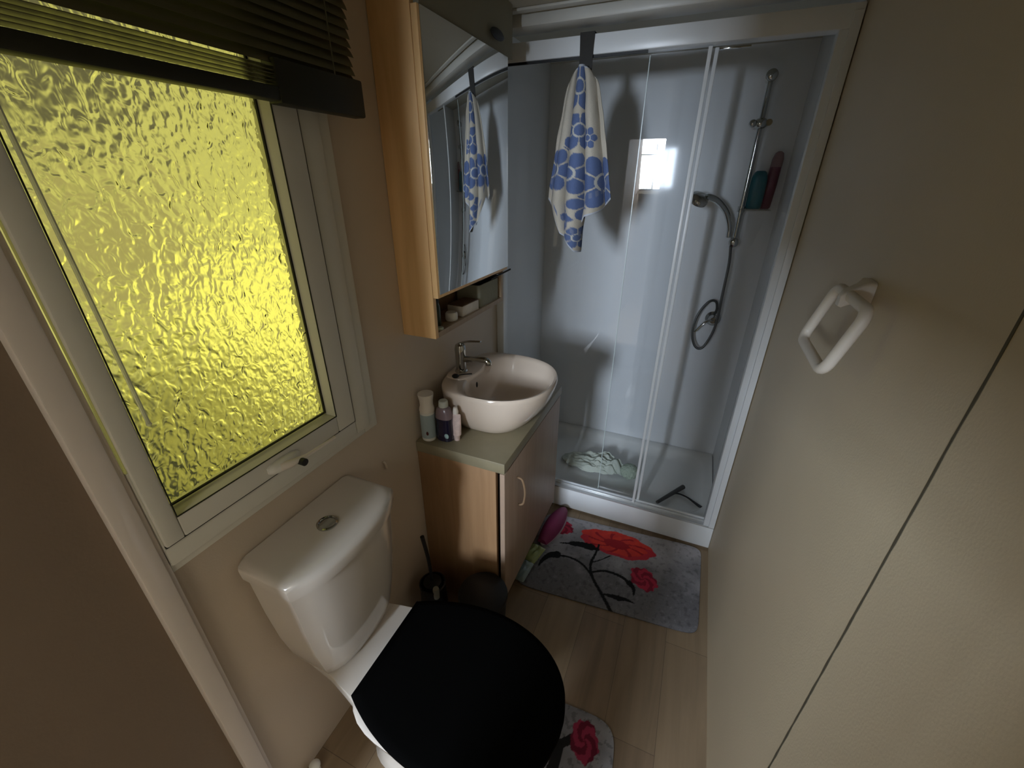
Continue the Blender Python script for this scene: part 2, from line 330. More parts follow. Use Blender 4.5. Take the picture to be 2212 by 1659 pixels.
# ------------------------------------------------------------ venetian blind
bl = thing('venetian_blind', 'dark raised slatted blind hanging over the top of the yellow window', 'blind', (0.05, 0.5, 2.0))
b = nb(); rng = random.Random(3)
z = 1.738
while z < 1.985:
    a = math.radians(58 + rng.uniform(-5, 5)); hw = 0.0130; jy = rng.uniform(-0.003, 0.003); ring0 = []
    for yy in (0.215 + jy, 0.858 + jy):
        ring0.append([(0.045 + hw * t * math.cos(a) + 0.0012 * (1 - t * t) + s_ * 0.0003, yy, z - hw * t * math.sin(a) + 0.0012 * (1 - t * t)) for s_ in (-1, 1) for t in ((-1, -0.5, 0, 0.5, 1) if s_ == -1 else (1, 0.5, 0, -0.5, -1))])
    loft(b, ring0); z += 0.0155
link('slats', b, M['blindm'], bl)
b = nb()
for i, zz in enumerate((1.699, 1.7045, 1.7105, 1.7155, 1.7215)): box(b, 0.033, 0.057, 0.225, 0.852, zz, zz + 0.0010)
link('loose_slats', b, M['blindm'], bl)
link('bottom_rail', box(nb(), 0.030, 0.060, 0.215, 0.862, 1.672, 1.694, 0.004), M['blindb'], bl)
link('head_rail', box(nb(), 0.030, 0.062, 0.210, 0.862, 1.99, 2.028, 0.002), M['blindb'], bl)
b = nb()
b.free()
for yy in (0.262, 0.79): link('ladder_cord', tube(nb(), [(0.0605, yy, 1.69), (0.0605, yy, 2.0)], 0.0012, 6), M['blindm'], bl)
link('end_block', box(nb(), 0.028, 0.064, 0.206, 0.292, 1.668, 1.738, 0.004), M['blindb'], bl)  # dark block over the left end of the slats
link('side_cap', box(nb(), 0.030, 0.062, 0.648, 0.866, 1.668, 1.736, 0.004), M['blindb'], bl)
b = nb(); tube(b, [(0.055, 0.2745, 1.67), (0.055, 0.2795, 1.45), (0.055, 0.2842, 1.212)], 0.0030, 8)
sball(b, (0.055, 0.2842, 1.211), 0.004, seg=10)
link('tilt_wand', b, mat('pale_clear_wand', (0.85, 0.88, 0.72), 0.12, trans=0.45), bl)

# ------------------------------------------------------------ wall cabinet with mirror door
CX, CY0, CY1, CZ0 = 0.134, 0.985, 1.468, 1.123
cb = thing('mirror_cabinet', 'tall beech wall cabinet with mirror door above the basin', 'cabinet', (0.0, 1.22, CZ0))
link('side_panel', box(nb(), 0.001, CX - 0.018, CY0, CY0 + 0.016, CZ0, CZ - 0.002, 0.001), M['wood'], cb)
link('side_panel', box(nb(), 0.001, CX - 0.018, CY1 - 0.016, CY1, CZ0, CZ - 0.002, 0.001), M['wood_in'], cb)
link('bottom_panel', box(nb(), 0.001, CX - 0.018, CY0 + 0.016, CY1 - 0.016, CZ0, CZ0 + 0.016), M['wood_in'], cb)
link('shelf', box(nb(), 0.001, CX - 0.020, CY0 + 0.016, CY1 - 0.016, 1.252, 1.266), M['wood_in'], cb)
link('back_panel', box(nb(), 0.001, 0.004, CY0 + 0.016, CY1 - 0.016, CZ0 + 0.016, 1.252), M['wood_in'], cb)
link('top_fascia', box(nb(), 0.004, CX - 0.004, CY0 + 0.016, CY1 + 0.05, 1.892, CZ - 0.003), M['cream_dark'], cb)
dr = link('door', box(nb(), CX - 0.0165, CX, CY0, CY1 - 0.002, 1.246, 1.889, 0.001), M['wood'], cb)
link('mirror', box(nb(), CX + 0.0001, CX + 0.0035, CY0 + 0.006, CY1 - 0.002, 1.256, 1.888, 0.0008), M['mirror'], dr)
single('spotlight', sball(nb(), (0.140, 1.385, 1.925), 0.014, 0.5, 3.2, 1.0, 20), M['black'], 'small black oval fitting above the top right corner of the mirror', 'light fitting', (0.134, 1.40, 1.918))

ST = CZ0 + 0.016
def rotbox(x, y, z0, sx, sy, sz, deg, bev=0.002):
    bm = nb(); box(bm, -sx / 2, sx / 2, -sy / 2, sy / 2, 0, sz, bev)
    bmesh.ops.transform(bm, matrix=Matrix.Translation((x, y, z0)) @ Matrix.Rotation(math.radians(deg), 4, 'Z'), verts=bm.verts[:]); return bm
wh = mat('white_card', (0.75, 0.70, 0.62), 0.6, var=(60, 0.12)); brn = mat('brown_paper_print', (0.16, 0.10, 0.06), 0.7, var=(50, 0.4))
bx = thing('soap_carton', 'small white card box with a brown top on the cabinet shelf', 'box', (0.075, 1.215, ST))
link('carton_body', rotbox(0.078, 1.222, ST, 0.06, 0.105, 0.034, -3), wh, bx)
link('carton_top', rotbox(0.078, 1.222, ST + 0.0341, 0.058, 0.103, 0.002, -3, 0), brn, bx)
single('white_tub', lathe(nb(), 0.088, 1.125, [(0.018, ST), (0.020, ST + 0.004), (0.020, ST + 0.022), (0.017, ST + 0.027), (0.0, ST + 0.028)], 20), M['white_pl'], 'little white round tub left of the white carton on the shelf', 'tub', (0.088, 1.125, ST))
gm = mat('dark_green_plastic', (0.02, 0.035, 0.015), 0.3)
t = thing('green_jar', 'dark green jar at the left end of the cabinet shelf', 'jar', (0.045, 1.045, ST))
link('jar_body', lathe(nb(), 0.070, 1.052, [(0.019, ST), (0.021, ST + 0.004), (0.021, ST + 0.06), (0.017, ST + 0.072), (0.0, ST + 0.073)], 24), gm, t)
link('jar_lid', lathe(nb(), 0.070, 1.052, [(0.018, ST + 0.0735), (0.018, ST + 0.088), (0.0, ST + 0.089)], 24), M['black'], t)
single('bottle_cap', lathe(nb(), 0.103, 1.030, [(0.011, ST), (0.0115, ST + 0.003), (0.010, ST + 0.007), (0.0, ST + 0.008)], 20), mat('pale_green_plastic', (0.55, 0.62, 0.5), 0.4), 'flat pale green cap lying at the front left corner of the shelf', 'cap', (0.096, 1.045, ST))
gb = mat('olive_grey_fabric', (0.30, 0.30, 0.23), 0.8, bump=(120, 0.4))
b = nb(); o1 = rrect(0.012, 0.108, 1.285, 1.446, 0.012); rg = [[(x, y, zz) for x, y in o1] for zz in (ST, ST + 0.004, ST + 0.078)]
o2 = rrect(0.016, 0.104, 1.289, 1.442, 0.010); rg += [[(x, y, zz) for x, y in o2] for zz in (ST + 0.078, ST + 0.01)]; loft(b, rg)
single('storage_basket', b, gb, 'grey-green fabric basket at the right end of the cabinet shelf', 'basket', (0.06, 1.365, ST))
b = nb(); tube(b, [(0.06, 1.30, ST + 0.030), (0.075, 1.36, ST + 0.06), (0.095, 1.40, ST + 0.085), (0.10, 1.435, ST + 0.088)], lambda q: 0.016 - 0.008 * q, 12, smooth=6, flat=0.6)
t = thing('hair_brush', 'black hairbrush lying in the grey-green basket on the shelf', 'brush', (0.06, 1.33, ST + 0.03))
link('brush_head', b, M['black'], t)
link('brush_tip', sball(nb(), (0.104, 1.440, ST + 0.091), 0.008, 0.8, 1.6, 0.6, 12), M['chrome'], t)
b = nb(); tube(b, [(0.085, 1.32, ST + 0.05), (0.10, 1.52, ST + 0.102)], 0.0042, 8)
b2 = nb(); tube(b2, [(0.106, 1.38, ST + 0.083), (0.128, 1.51, ST + 0.098)], 0.0033, 8)
b.free()
single('eyeliner_pencil', b2, M['black'], 'thin black pencil sticking out of the basket to the right', 'pencil', (0.105, 1.39, ST + 0.087))

# ------------------------------------------------------------ vanity
VX, VY0, VY1, VT = 0.335, 0.985, 1.60, 0.735
va = thing('vanity_cabinet', 'beech floor cabinet under the basin with one door', 'cabinet', (0.16, 1.29, 0.0))
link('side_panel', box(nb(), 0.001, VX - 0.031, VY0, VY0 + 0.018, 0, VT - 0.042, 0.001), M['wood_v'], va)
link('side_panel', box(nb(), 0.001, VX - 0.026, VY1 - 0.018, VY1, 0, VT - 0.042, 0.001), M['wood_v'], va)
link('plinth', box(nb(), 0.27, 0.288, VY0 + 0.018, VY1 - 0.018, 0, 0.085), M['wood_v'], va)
link('interior_shade', box(nb(), 0.290, 0.300, VY0 + 0.018, VY1 - 0.018, 0.085, VT - 0.05), M['black'], va)  # black sheet standing in for the shade inside the cabinet
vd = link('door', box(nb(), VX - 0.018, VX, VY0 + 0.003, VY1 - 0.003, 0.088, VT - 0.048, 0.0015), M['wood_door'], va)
b = nb(); tube(b, [(VX - 0.001, 1.095, 0.602), (VX + 0.018, 1.100, 0.592), (VX + 0.026, 1.106, 0.55), (VX + 0.026, 1.108, 0.51), (VX + 0.018, 1.112, 0.472), (VX - 0.001, 1.112, 0.462)], 0.0042, 10, smooth=6)
link('handle', b, wood('beech_handle', (0.30, 0.20, 0.12), (0.22, 0.14, 0.08)), vd)
single('countertop', box(nb(), 0.001, VX + 0.003, VY0 - 0.004, VY1 + 0.004, VT - 0.041, VT, 0.003), M['counter'], 'olive stone-look countertop on the beech vanity cabinet', 'countertop', (0.16, 1.29, VT - 0.041))

# ------------------------------------------------------------ basin
def super_ring(cx, cy_, ax0, ax1, by, z, n=64, p=2.3, pb=4.0):
    """front half round, rear half squarer; ax1 forward reach, ax0 backward reach"""
    rg = []
    for i in range(n):
        a = 2 * math.pi * i / n; c, s = math.cos(a), math.sin(a); pp = p if c > 0 else pb
        k = (abs(c) ** pp + abs(s) ** pp) ** (-1 / pp)
        rg.append((cx + (ax1 if c > 0 else ax0) * c * k, cy_ + by * s * k, z))
    return rg
ba = thing('wash_basin', 'white oval countertop basin with a tap deck at the wall', 'basin', (0.2, 1.27, VT))
BC = 1.272
prof = [(VT, .150, .120, .145, .18), (VT + .006, .158, .130, .152, .18), (VT + .03, .170, .152, .168, .18), (VT + .07, .178, .184, .187, .18), (VT + .11, .178, .205, .200, .18), (VT + .150, .178, .216, .207, .18), (VT + .160, .177, .216, .207, .18), (VT + .166, .174, .212, .203, .18),
        (VT + .165, .10, .206, .196, .18), (VT + .155, .092, .198, .188, .18), (VT + .12, .086, .186, .176, .18), (VT + .08, .075, .160, .155, .18), (VT + .045, .06, .12, .12, .18), (VT + .028, .03, .06, .06, .18), (VT + .026, .012, .012, .012, .18)]
rings = []
for zz, a0, a1, by, cx in prof:
    a0 = min(a0, cx - 0.003)
    rings.append(super_ring(0.185, BC, a0 if zz < VT + .1665 and a0 > 0.13 else a0, a1, by, zz, 72, 2.25, 3.2 if a0 > .13 else 2.3))
b = nb(); loft(b, rings); bmesh.ops.scale(b, vec=(1, 1, 1), verts=b.verts[:])
link('bowl', b, M['basin'], ba, 60)
# raised tap deck
b = nb(); o1 = super_ring(0.06, BC - 0.01, 0.054, 0.050, 0.095, 0, 40, 2.4, 4)
loft(b, [[(x, y, VT + .150) for x, y, _ in o1], [(x, y, VT + .166) for x, y, _ in o1], [(0.06 + (x - 0.06) * .94, BC - .01 + (y - BC + .01) * .96, VT + .170) for x, y, _ in o1]])
link('tap_deck', b, M['basin'], ba, 50)
link('overflow_hole', sball(nb(), (0.112, 1.235, VT + .125), 0.009, 0.35, 0.55, 1.3, 14), M['black'], ba)
link('waste_ring', lathe(nb(), 0.185, BC, [(0.022, VT + .028), (0.022, VT + .031), (0.014, VT + .031), (0.0, VT + .029)], 24), M['chrome'], ba)
# tap
DZ = VT + .170; TX, TY = 0.050, 1.232
tp = thing('basin_tap', 'chrome single lever tap standing on the basin', 'tap', (TX, TY, DZ))
b = nb(); lathe(b, TX, TY, [(0.023, DZ), (0.024, DZ + .004), (0.020, DZ + .008), (0.019, DZ + .03), (0.020, DZ + .075), (0.021, DZ + .09), (0.018, DZ + .105), (0.008, DZ + .112), (0, DZ + .113)], 28)
link('tap_body', b, M['chrome'], tp)
b = nb(); tube(b, [(TX + .01, TY, DZ + .052), (TX + .05, TY, DZ + .056), (TX + .095, TY, DZ + .062), (TX + .112, TY, DZ + .056), (TX + .114, TY, DZ + .046)], lambda q: 0.012 - 0.001 * q, 14, smooth=6)
link('spout', b, M['chrome'], tp)
b = nb(); tube(b, [(TX - .004, TY, DZ + .108), (TX + .03, TY, DZ + .122), (TX + .085, TY, DZ + .130)], lambda q: 0.008 - 0.003 * q, 12, smooth=6, flat=0.6)
link('lever', b, M['chrome'], tp)
b = nb(); sball(b, (0.060, 1.172, DZ + 0.008), 0.013, 1, 1, 0.6, 16); tube(b, [(0.060, 1.176, DZ + .008), (0.078, 1.20, DZ + .006), (0.088, 1.212, DZ + .004), (0.10, 1.222, DZ + .003)], 0.0022, 8, smooth=6)
single('basin_plug', b, M['black'], 'black rubber plug lying on the basin deck left of the tap', 'plug', (0.060, 1.172, DZ))

# ------------------------------------------------------------ bottles on the counter
t = thing('lotion_bottle', 'white bottle with pale blue label and wide white cap, nearest the wall', 'bottle', (0.036, 1.016, VT))
link('bottle_body', lathe(nb(), 0.036, 1.016, [(0.020, VT), (0.024, VT + .003), (0.025, VT + .01), (0.025, VT + .108), (0.023, VT + .112), (0, VT + .112)], 28), M['white_pl'], t)
lb = link('label', lathe(nb(), 0.036, 1.016, [(0.0253, VT + .014), (0.0255, VT + .015), (0.0255, VT + .103), (0.0253, VT + .104)], 28, cap=False), mat('pale_blue_label', (0.38, 0.47, 0.50), 0.5), t)
b = nb(); sball(b, (0.045, 0.9925, VT + .035), 0.006, .9, .35, 1.3, 12); link('label_mark', b, mat('dark_red_print', (0.10, 0.02, 0.02), 0.6), lb)
link('cap', lathe(nb(), 0.036, 1.016, [(0.025, VT + .1125), (0.026, VT + .118), (0.024, VT + .128), (0.022, VT + .132), (0.022, VT + .150), (0.026, VT + .172), (0.026, VT + .177), (0, VT + .179)], 28), M['ringpl'], t)
nav = mat('navy_liquid', (0.018, 0.014, 0.035), 0.15, coat=0.5); mau = mat('clear_mauve_plastic', (0.22, 0.16, 0.17), 0.2)
t = thing('mouthwash_bottle', 'dark navy bottle with clear cap in the middle of the three', 'bottle', (0.090, 1.035, VT))
def ering(cx, cy_, a, b_, z, n=28, p=2.6):
    o = []
    for i in range(n):
        q = 2 * math.pi * i / n; c, s = math.cos(q), math.sin(q); k = (abs(c) ** p + abs(s) ** p) ** (-1 / p); o.append((cx + a * c * k, cy_ + b_ * s * k, z))
    return o
b = nb(); loft(b, [ering(0.090, 1.035, a, bb, VT + h) for a, bb, h in ((.026, .018, 0), (.030, .022, .004), (.031, .023, .03), (.029, .021, .07), (.030, .022, .088))]); link('bottle_body', b, nav, t)
b = nb(); loft(b, [ering(0.090, 1.035, a, bb, VT + h) for a, bb, h in ((.030, .022, .0885), (.029, .021, .108), (.024, .018, .124), (.015, .014, .130))]); link('bottle_shoulder', b, mau, t)
link('cap', lathe(nb(), 0.090, 1.035, [(0.0155, VT + .1305), (0.0165, VT + .133), (0.0155, VT + .150), (0.013, VT + .153), (0, VT + .153)], 24), mat('frosted_cap', (0.50, 0.50, 0.42), 0.4), t)
b = nb(); sball(b, (0.108, 1.013, VT + .028), 0.009, 1, .35, 1.1, 10); link('label_mark', b, mat('pale_teal_print', (0.35, 0.5, 0.5), 0.5), t)
t = thing('toothpaste_tube', 'slim upright white and pink tube beside the basin', 'tube', (0.128, 1.05, VT))
b = nb(); loft(b, [ering(0.128, 1.048, a, bb, VT + h, 20, 2.2) for a, bb, h in ((.010, .010, 0), (.011, .011, .018), (.016, .013, .022), (.018, .010, .06), (.019, .006, .095), (.019, .0025, .104))]); link('tube_body', b, mat('pink_white_print', (0.70, 0.55, 0.50), 0.35, var=(80, 0.3)), t)
link('tube_cap', lathe(nb(), 0.128, 1.048, [(0.009, VT + .1045), (0.010, VT + .112), (0.007, VT + .128), (0, VT + .13)], 16), M['ringpl'], t)

# ------------------------------------------------------------ toilet
TC = 0.508
to = thing('toilet', 'close-coupled white toilet under the window with a black closed seat', 'toilet', (0.30, TC, 0.0))
def cist_ring(x0, x1, hw, z, bow=0.02, rad=0.03, n=14):
    o = [(x0, TC + hw - 0.01), (x0, TC - hw + 0.01)]
    o += [(x0 + 0.006, TC - hw)]
    pts = []
    for i in range(n + 1):
        tt = -1 + 2 * i / n; k = 1 - abs(tt) ** 6
        pts.append((x1 - rad + (rad + bow * (1 - tt * tt)) * (0.35 + 0.65 * k) if abs(tt) == 1 else x1 + bow * (1 - tt * tt) - rad * (1 - k) * 0.9, TC + hw * tt * (1.0 if abs(tt) < .99 else 1.0)))
    o += pts + [(x0 + 0.006, TC + hw)]
    return [(x, y, z) for x, y in o]
b = nb(); loft(b, [cist_ring(0.010, a, h, z, bw) for z, a, h, bw in ((.412, .125, .110, .01), (.43, .135, .117, .012), (.47, .145, .128, .014), (.55, .152, .142, .017), (.65, .157, .152, .019), (.775, .160, .160, .02))])
cis = link('cistern', b, M['ceramic'], to, 50)
b = nb(); loft(b, [cist_ring(0.004, a, h, z, bw) for z, a, h, bw in ((.7755, .162, .160, .02), (.778, .168, .166, .022), (.805, .170, .168, .024), (.815, .167, .166, .023), (.8205, .158, .160, .021), (.822, .14, .15, .015))])
link('cistern_lid', b, M['ceramic'], cis, 50)
b = nb(); lathe(b, 0.095, 0.506, [(0.024, .8205), (0.024, .8255), (0.021, .827), (0.019, .8262), (0.018, .8235), (0.0, .8235)], 32)
fb = link('flush_button', b, M['chrome'], cis)
# pan: foot, bowl and rear deck in one skin
def pan_ring(xa, xb, hw, z, n=48, p=2.3, pr=3.3):
    cx = xa + (xb - xa) * 0.45; rg = []
    for i in range(n):
        a = 2 * math.pi * i / n; c, s = math.cos(a), math.sin(a); pp = p if c > 0 else pr; k = (abs(c) ** pp + abs(s) ** pp) ** (-1 / pp)
        rg.append((cx + ((xb - cx) if c > 0 else (cx - xa)) * c * k, TC + hw * s * k, z))
    return rg
b = nb(); loft(b, [pan_ring(*a) for a in ((.14, .52, .105, 0), (.14, .52, .108, .012), (.15, .50, .098, .03), (.16, .48, .090, .12), (.16, .50, .102, .20), (.15, .56, .128, .27), (.16, .62, .155, .33), (.17, .655, .176, .375), (.17, .665, .180, .395), (.175, .655, .173, .402))])
link('pan', b, M['ceramic'], to, 50)
b = nb(); prism(b, [(0.012, TC - .098), (0.10, TC - .108), (0.150, TC - .120), (0.207, TC - .136), (0.235, TC - .138), (0.235, TC + .138), (0.207, TC + .136), (0.150, TC + .120), (0.10, TC + .108), (0.012, TC + .098)], 0.372, 0.411, 0.005, 3)
link('deck', b, M['ceramic'], to)
def lid_outline(g=0.0):
    pts = [(0.205 + g, -0.135 + g), (0.235, -0.150 + g), (0.29, -0.172 + g), (0.36, -0.190 + g), (0.43, -0.197 + g), (0.50, -0.192 + g), (0.57, -0.172 + g), (0.63, -0.135 + g), (0.67, -0.085 + g), (0.688 - g, -0.03), (0.690 - g, 0.0)]
    sm = [(p.x, p.y) for p in smooth_path([(x, y, 0) for x, y in pts], 4)]
    return [(x, TC + y) for x, y in sm] + [(x, TC - y) for x, y in sm[::-1][1:]]
link('seat', prism(nb(), lid_outline(0.004), 0.4115, 0.424, 0.003), M['seat'], to)
o1 = lid_outline(); cxm = 0.45
b = nb(); loft(b, [[(cxm + (x - cxm) * k, TC + (y - TC) * k, zz) for x, y in o1] for k, zz in ((.985, .4245), (1, .428), (1, .436), (.985, .441), (.9, .4445), (.6, .447), (.2, .448))])
link('seat_lid', b, M['seat'], to, 60)
# water inlet valve low on the wall
t = thing('inlet_valve', 'small white water valve at the floor at the bottom left edge', 'valve', (0.03, 0.335, 0.0))
link('valve_body', tube(nb(), [(0.03, 0.325, 0.0), (0.03, 0.325, 0.025)], 0.012, 12), M['white_pl'], t)
link('valve_cap', sball(nb(), (0.03, 0.325, 0.032), 0.016, 1, 1, 0.8, 14), M['white_pl'], t)

# ------------------------------------------------------------ toilet brush and bin
t = thing('toilet_brush', 'black toilet brush in its holder between toilet and vanity', 'toilet brush', (0.095, 0.865, 0.0))
link('holder', lathe(nb(), 0.095, 0.865, [(0.050, 0), (0.054, .004), (0.050, .10), (0.046, .19), (0.049, .205), (0.044, .207), (0.040, .19), (0.040, .02), (0, .02)], 28), M['black'], t)
link('brush_head', lathe(nb(), 0.095, 0.865, [(0.02, .05), (0.036, .06), (0.038, .15), (0.033, .212), (0.012, .222), (0, .222)], 20), M['black'], t)
link('handle', tube(nb(), [(0.095, 0.865, .21), (0.088, 0.865, .33), (0.075, 0.863, .43)], lambda q: 0.0055 + 0.002 * q, 10, smooth=6), M['black'], t)
link('pale_stub', lathe(nb(), 0.128, 0.838, [(0.006, .17), (0.011, .175), (0.012, .215), (0.010, .222), (0, .223)], 16), mat('grey_white_matte', (0.30, 0.31, 0.27), 0.6), t)  # small pale stub at the near side of the holder
t = thing('waste_bin', 'small black round bin standing against the vanity side', 'bin', (0.295, 0.885, 0.0))
link('bin_body', lathe(nb(), 0.295, 0.885, [(0.068, 0), (0.074, .004), (0.084, .20), (0.085, .215), (0, .215)], 36), M['black'], t)
link('bin_lid', lathe(nb(), 0.295, 0.885, [(0.087, .2155), (0.089, .222), (0.086, .232), (0.06, .241), (0.02, .245), (0, .245)], 36), M['black'], t)

# ------------------------------------------------------------ things on the floor by the vanity
mg = mat('magenta_foam', (0.20, 0.022, 0.085), 0.6)
t = thing('slipper', 'magenta slipper lying beside the vanity door at the shower end', 'slipper', (0.335, 1.49, 0.0))
def sole(x, y, ln, wd, z0, z1, deg):
    bm = nb(); o = []
    for i in range(32):
        a = 2 * math.pi * i / 32; k = wd * (1 + 0.12 * math.cos(a)); o.append((math.sin(a) * k / 2 * -1, math.cos(a) * ln / 2))
    prism(bm, o, z0, z1, min(0.004, (z1 - z0) / 3))
    bmesh.ops.transform(bm, matrix=Matrix.Translation((x, y, 0)) @ Matrix.Rotation(math.radians(deg), 4, 'Z'), verts=bm.verts[:]); return bm
link('sole', sole(0.372, 1.485, 0.25, 0.085, 0.0100, 0.0220, -8), mat('pale_sole', (0.40, 0.33, 0.36), 0.6), t)
b = nb()
rg = []
for i in range(13):
    q = i / 12; yy = -0.125 + 0.25 * q; ww = 0.041 * math.sin(math.pi * (0.12 + 0.80 * q)) ** 0.6; hh = 0.024 + 0.036 * math.sin(math.pi * q) ** 0.7
    rg.append([(ww * math.cos(a), yy, 0.0225 + hh * max(0, math.sin(a))) for a in [math.pi * j / 10 for j in range(11)]])
loft(b, rg); bmesh.ops.transform(b, matrix=Matrix.Translation((0.372, 1.490, 0)) @ Matrix.Rotation(math.radians(-8), 4, 'Z'), verts=b.verts[:])
link('upper', b, mg, t)
t = thing('wipes_packet', 'crumpled green and pale teal packet leaning on the vanity door foot', 'packet', (0.345, 1.22, 0.0))
def pillow(x0, x1, y0, y1, z0, h, deg, seed, m_, name):
    bm = nb(); n = 14; g = []
    for sgn in (1, -1):
        vs = [[None] * (n + 1) for _ in range(n + 1)]
        for i in range(n + 1):
            for j in range(n + 1):
                a, c = i / n, j / n; e = (math.sin(math.pi * a) * math.sin(math.pi * c)) ** 0.4
                nn = noise.noise(Vector((a * 4 + seed, c * 4, sgn))) * 0.012 * e
                vs[i][j] = bm.verts.new((x0 + (x1 - x0) * a, y0 + (y1 - y0) * c, z0 + h / 2 + sgn * h / 2 * e + nn))
        for i in range(n):
            for j in range(n): bm.faces.new((vs[i][j], vs[i + 1][j], vs[i + 1][j + 1], vs[i][j + 1]))
    bmesh.ops.remove_doubles(bm, verts=bm.verts[:], dist=0.0004)
    cx, cyy = (x0 + x1) / 2, (y0 + y1) / 2
    bmesh.ops.transform(bm, matrix=Matrix.Translation((cx, cyy, 0)) @ Matrix.Rotation(math.radians(deg), 4, 'Z') @ Matrix.Translation((-cx, -cyy, 0)), verts=bm.verts[:])
    return link(name, bm, m_, t)
pillow(0.312, 0.378, 1.232, 1.332, 0.022, 0.036, -12, 2.3, mat('green_gloss_film', (0.26, 0.30, 0.12), 0.2), 'packet_top')
pillow(0.306, 0.362, 1.125, 1.233, 0.020, 0.034, -4, 5.1, mat('teal_film', (0.20, 0.26, 0.26), 0.3), 'packet_body')

# ------------------------------------------------------------ mats (patterned grids)
def grid_thing(nx, ny, pos, colf, thick, name, skip=None):
    """a mat: top grid with a colour attribute, sides and underside"""
    bm = nb(); cl = bm.verts.layers.float_color.new('pattern')
    top = [[bm.verts.new(pos(i / nx, j / ny, thick)) for j in range(ny + 1)] for i in range(nx + 1)]
    for i in range(nx + 1):
        for j in range(ny + 1): top[i][j][cl] = (*colf(i / nx, j / ny), 1)
    for i in range(nx):
        for j in range(ny):
            if not (skip and skip(top[i][j].co)): bm.faces.new((top[i][j], top[i + 1][j], top[i + 1][j + 1], top[i][j + 1]))
    bd = [top[i][0] for i in range(nx + 1)] + [top[nx][j] for j in range(1, ny + 1)] + [top[i][ny] for i in range(nx - 1, -1, -1)] + [top[0][j] for j in range(ny - 1, 0, -1)]
    lo = []
    for v in bd:
        w_ = bm.verts.new((v.co.x, v.co.y, 0.0008)); w_[cl] = (0.05, 0.05, 0.055, 1); lo.append(w_)
    for i in range(len(bd)): bm.faces.new((bd[i], lo[i], lo[(i + 1) % len(bd)], bd[(i + 1) % len(bd)]))
    return bm
def squircle(uv, p=10):
    """unit square to rounded square"""
    a, c = uv[0] * 2 - 1, uv[1] * 2 - 1
    m_ = max(abs(a), abs(c))
    if m_ == 0: return (0.5, 0.5)
    k = (abs(a / m_) ** p + abs(c / m_) ** p) ** (-1 / p)
    k = k * (1 + 0 * m_)
    k2 = 1 + (k - 1) * m_
    return (a * k2 * 0.5 + 0.5, c * k2 * 0.5 + 0.5)
MA, MB, MD, MC = Vector((0.316, 1.131)), Vector((1.040, 1.192)), Vector((0.308, 1.588)), Vector((1.045, 1.650))
def mat_xy(a, c):
    a, c = squircle((a, c), 14)
    return MA * (1 - a) * (1 - c) + MB * a * (1 - c) + MC * a * c + MD * (1 - a) * c
def seg_d(p, q0, q1, w0, w1):
    d = q1 - q0; t_ = max(0, min(1, (p - q0).dot(d) / d.length_squared)); return (p - q0 - d * t_).length - (w0 + (w1 - w0) * t_)
def nzv(p, s, k=0.0): return noise.fractal(Vector((p.x * s, p.y * s, k)), 1.0, 2.0, 4)
CH = [([(.718, 1.160), (.665, 1.225), (.615, 1.285), (.590, 1.35), (.598, 1.42), (.60, 1.475)], .0075, .0045),
      ([(.612, 1.29), (.56, 1.335), (.50, 1.350), (.43, 1.340)], .0055, .005), ([(.435, 1.342), (.405, 1.325), (.385, 1.285), (.380, 1.25)], .020, .002),
      ([(.600, 1.445), (.56, 1.447), (.50, 1.437), (.43, 1.415)], .010, .003), ([(.57, 1.447), (.52, 1.443), (.48, 1.432)], .020, .012),
      ([(.588, 1.36), (.625, 1.39), (.66, 1.43)], .003, .003), ([(.603, 1.31), (.66, 1.342), (.73, 1.338), (.77, 1.315)], .0045, .008), ([(.765, 1.32), (.785, 1.30), (.79, 1.265)], .014, .002),
      ([(.665, 1.222), (.70, 1.228), (.735, 1.230)], .002, .013), ([(.735, 1.230), (.765, 1.236), (.80, 1.232)], .013, .001)]
STEMS = []
for pts, w0, w1 in CH:
    P = [Vector((p.x, p.y)) for p in smooth_path([(x, y, 0) for x, y in pts], 3)]; n_ = len(P) - 1
    for i in range(n_): STEMS.append((P[i], P[i + 1], w0 + (w1 - w0) * i / n_, w0 + (w1 - w0) * (i + 1) / n_))
def bloom(p, cx, cyy, a, bb, rot, seed, wob=0.10):
    q = p - Vector((cx, cyy)); co, si = math.cos(rot), math.sin(rot); x, y = (q.x * co + q.y * si) / a, (-q.x * si + q.y * co) / bb
    rr = math.hypot(x, y); an = math.atan2(y, x); edge = 1 + wob * math.sin(an * 5 + seed) * 0.5 + wob * 0.5 * math.sin(an * 11 + seed * 2)
    return rr / edge, an
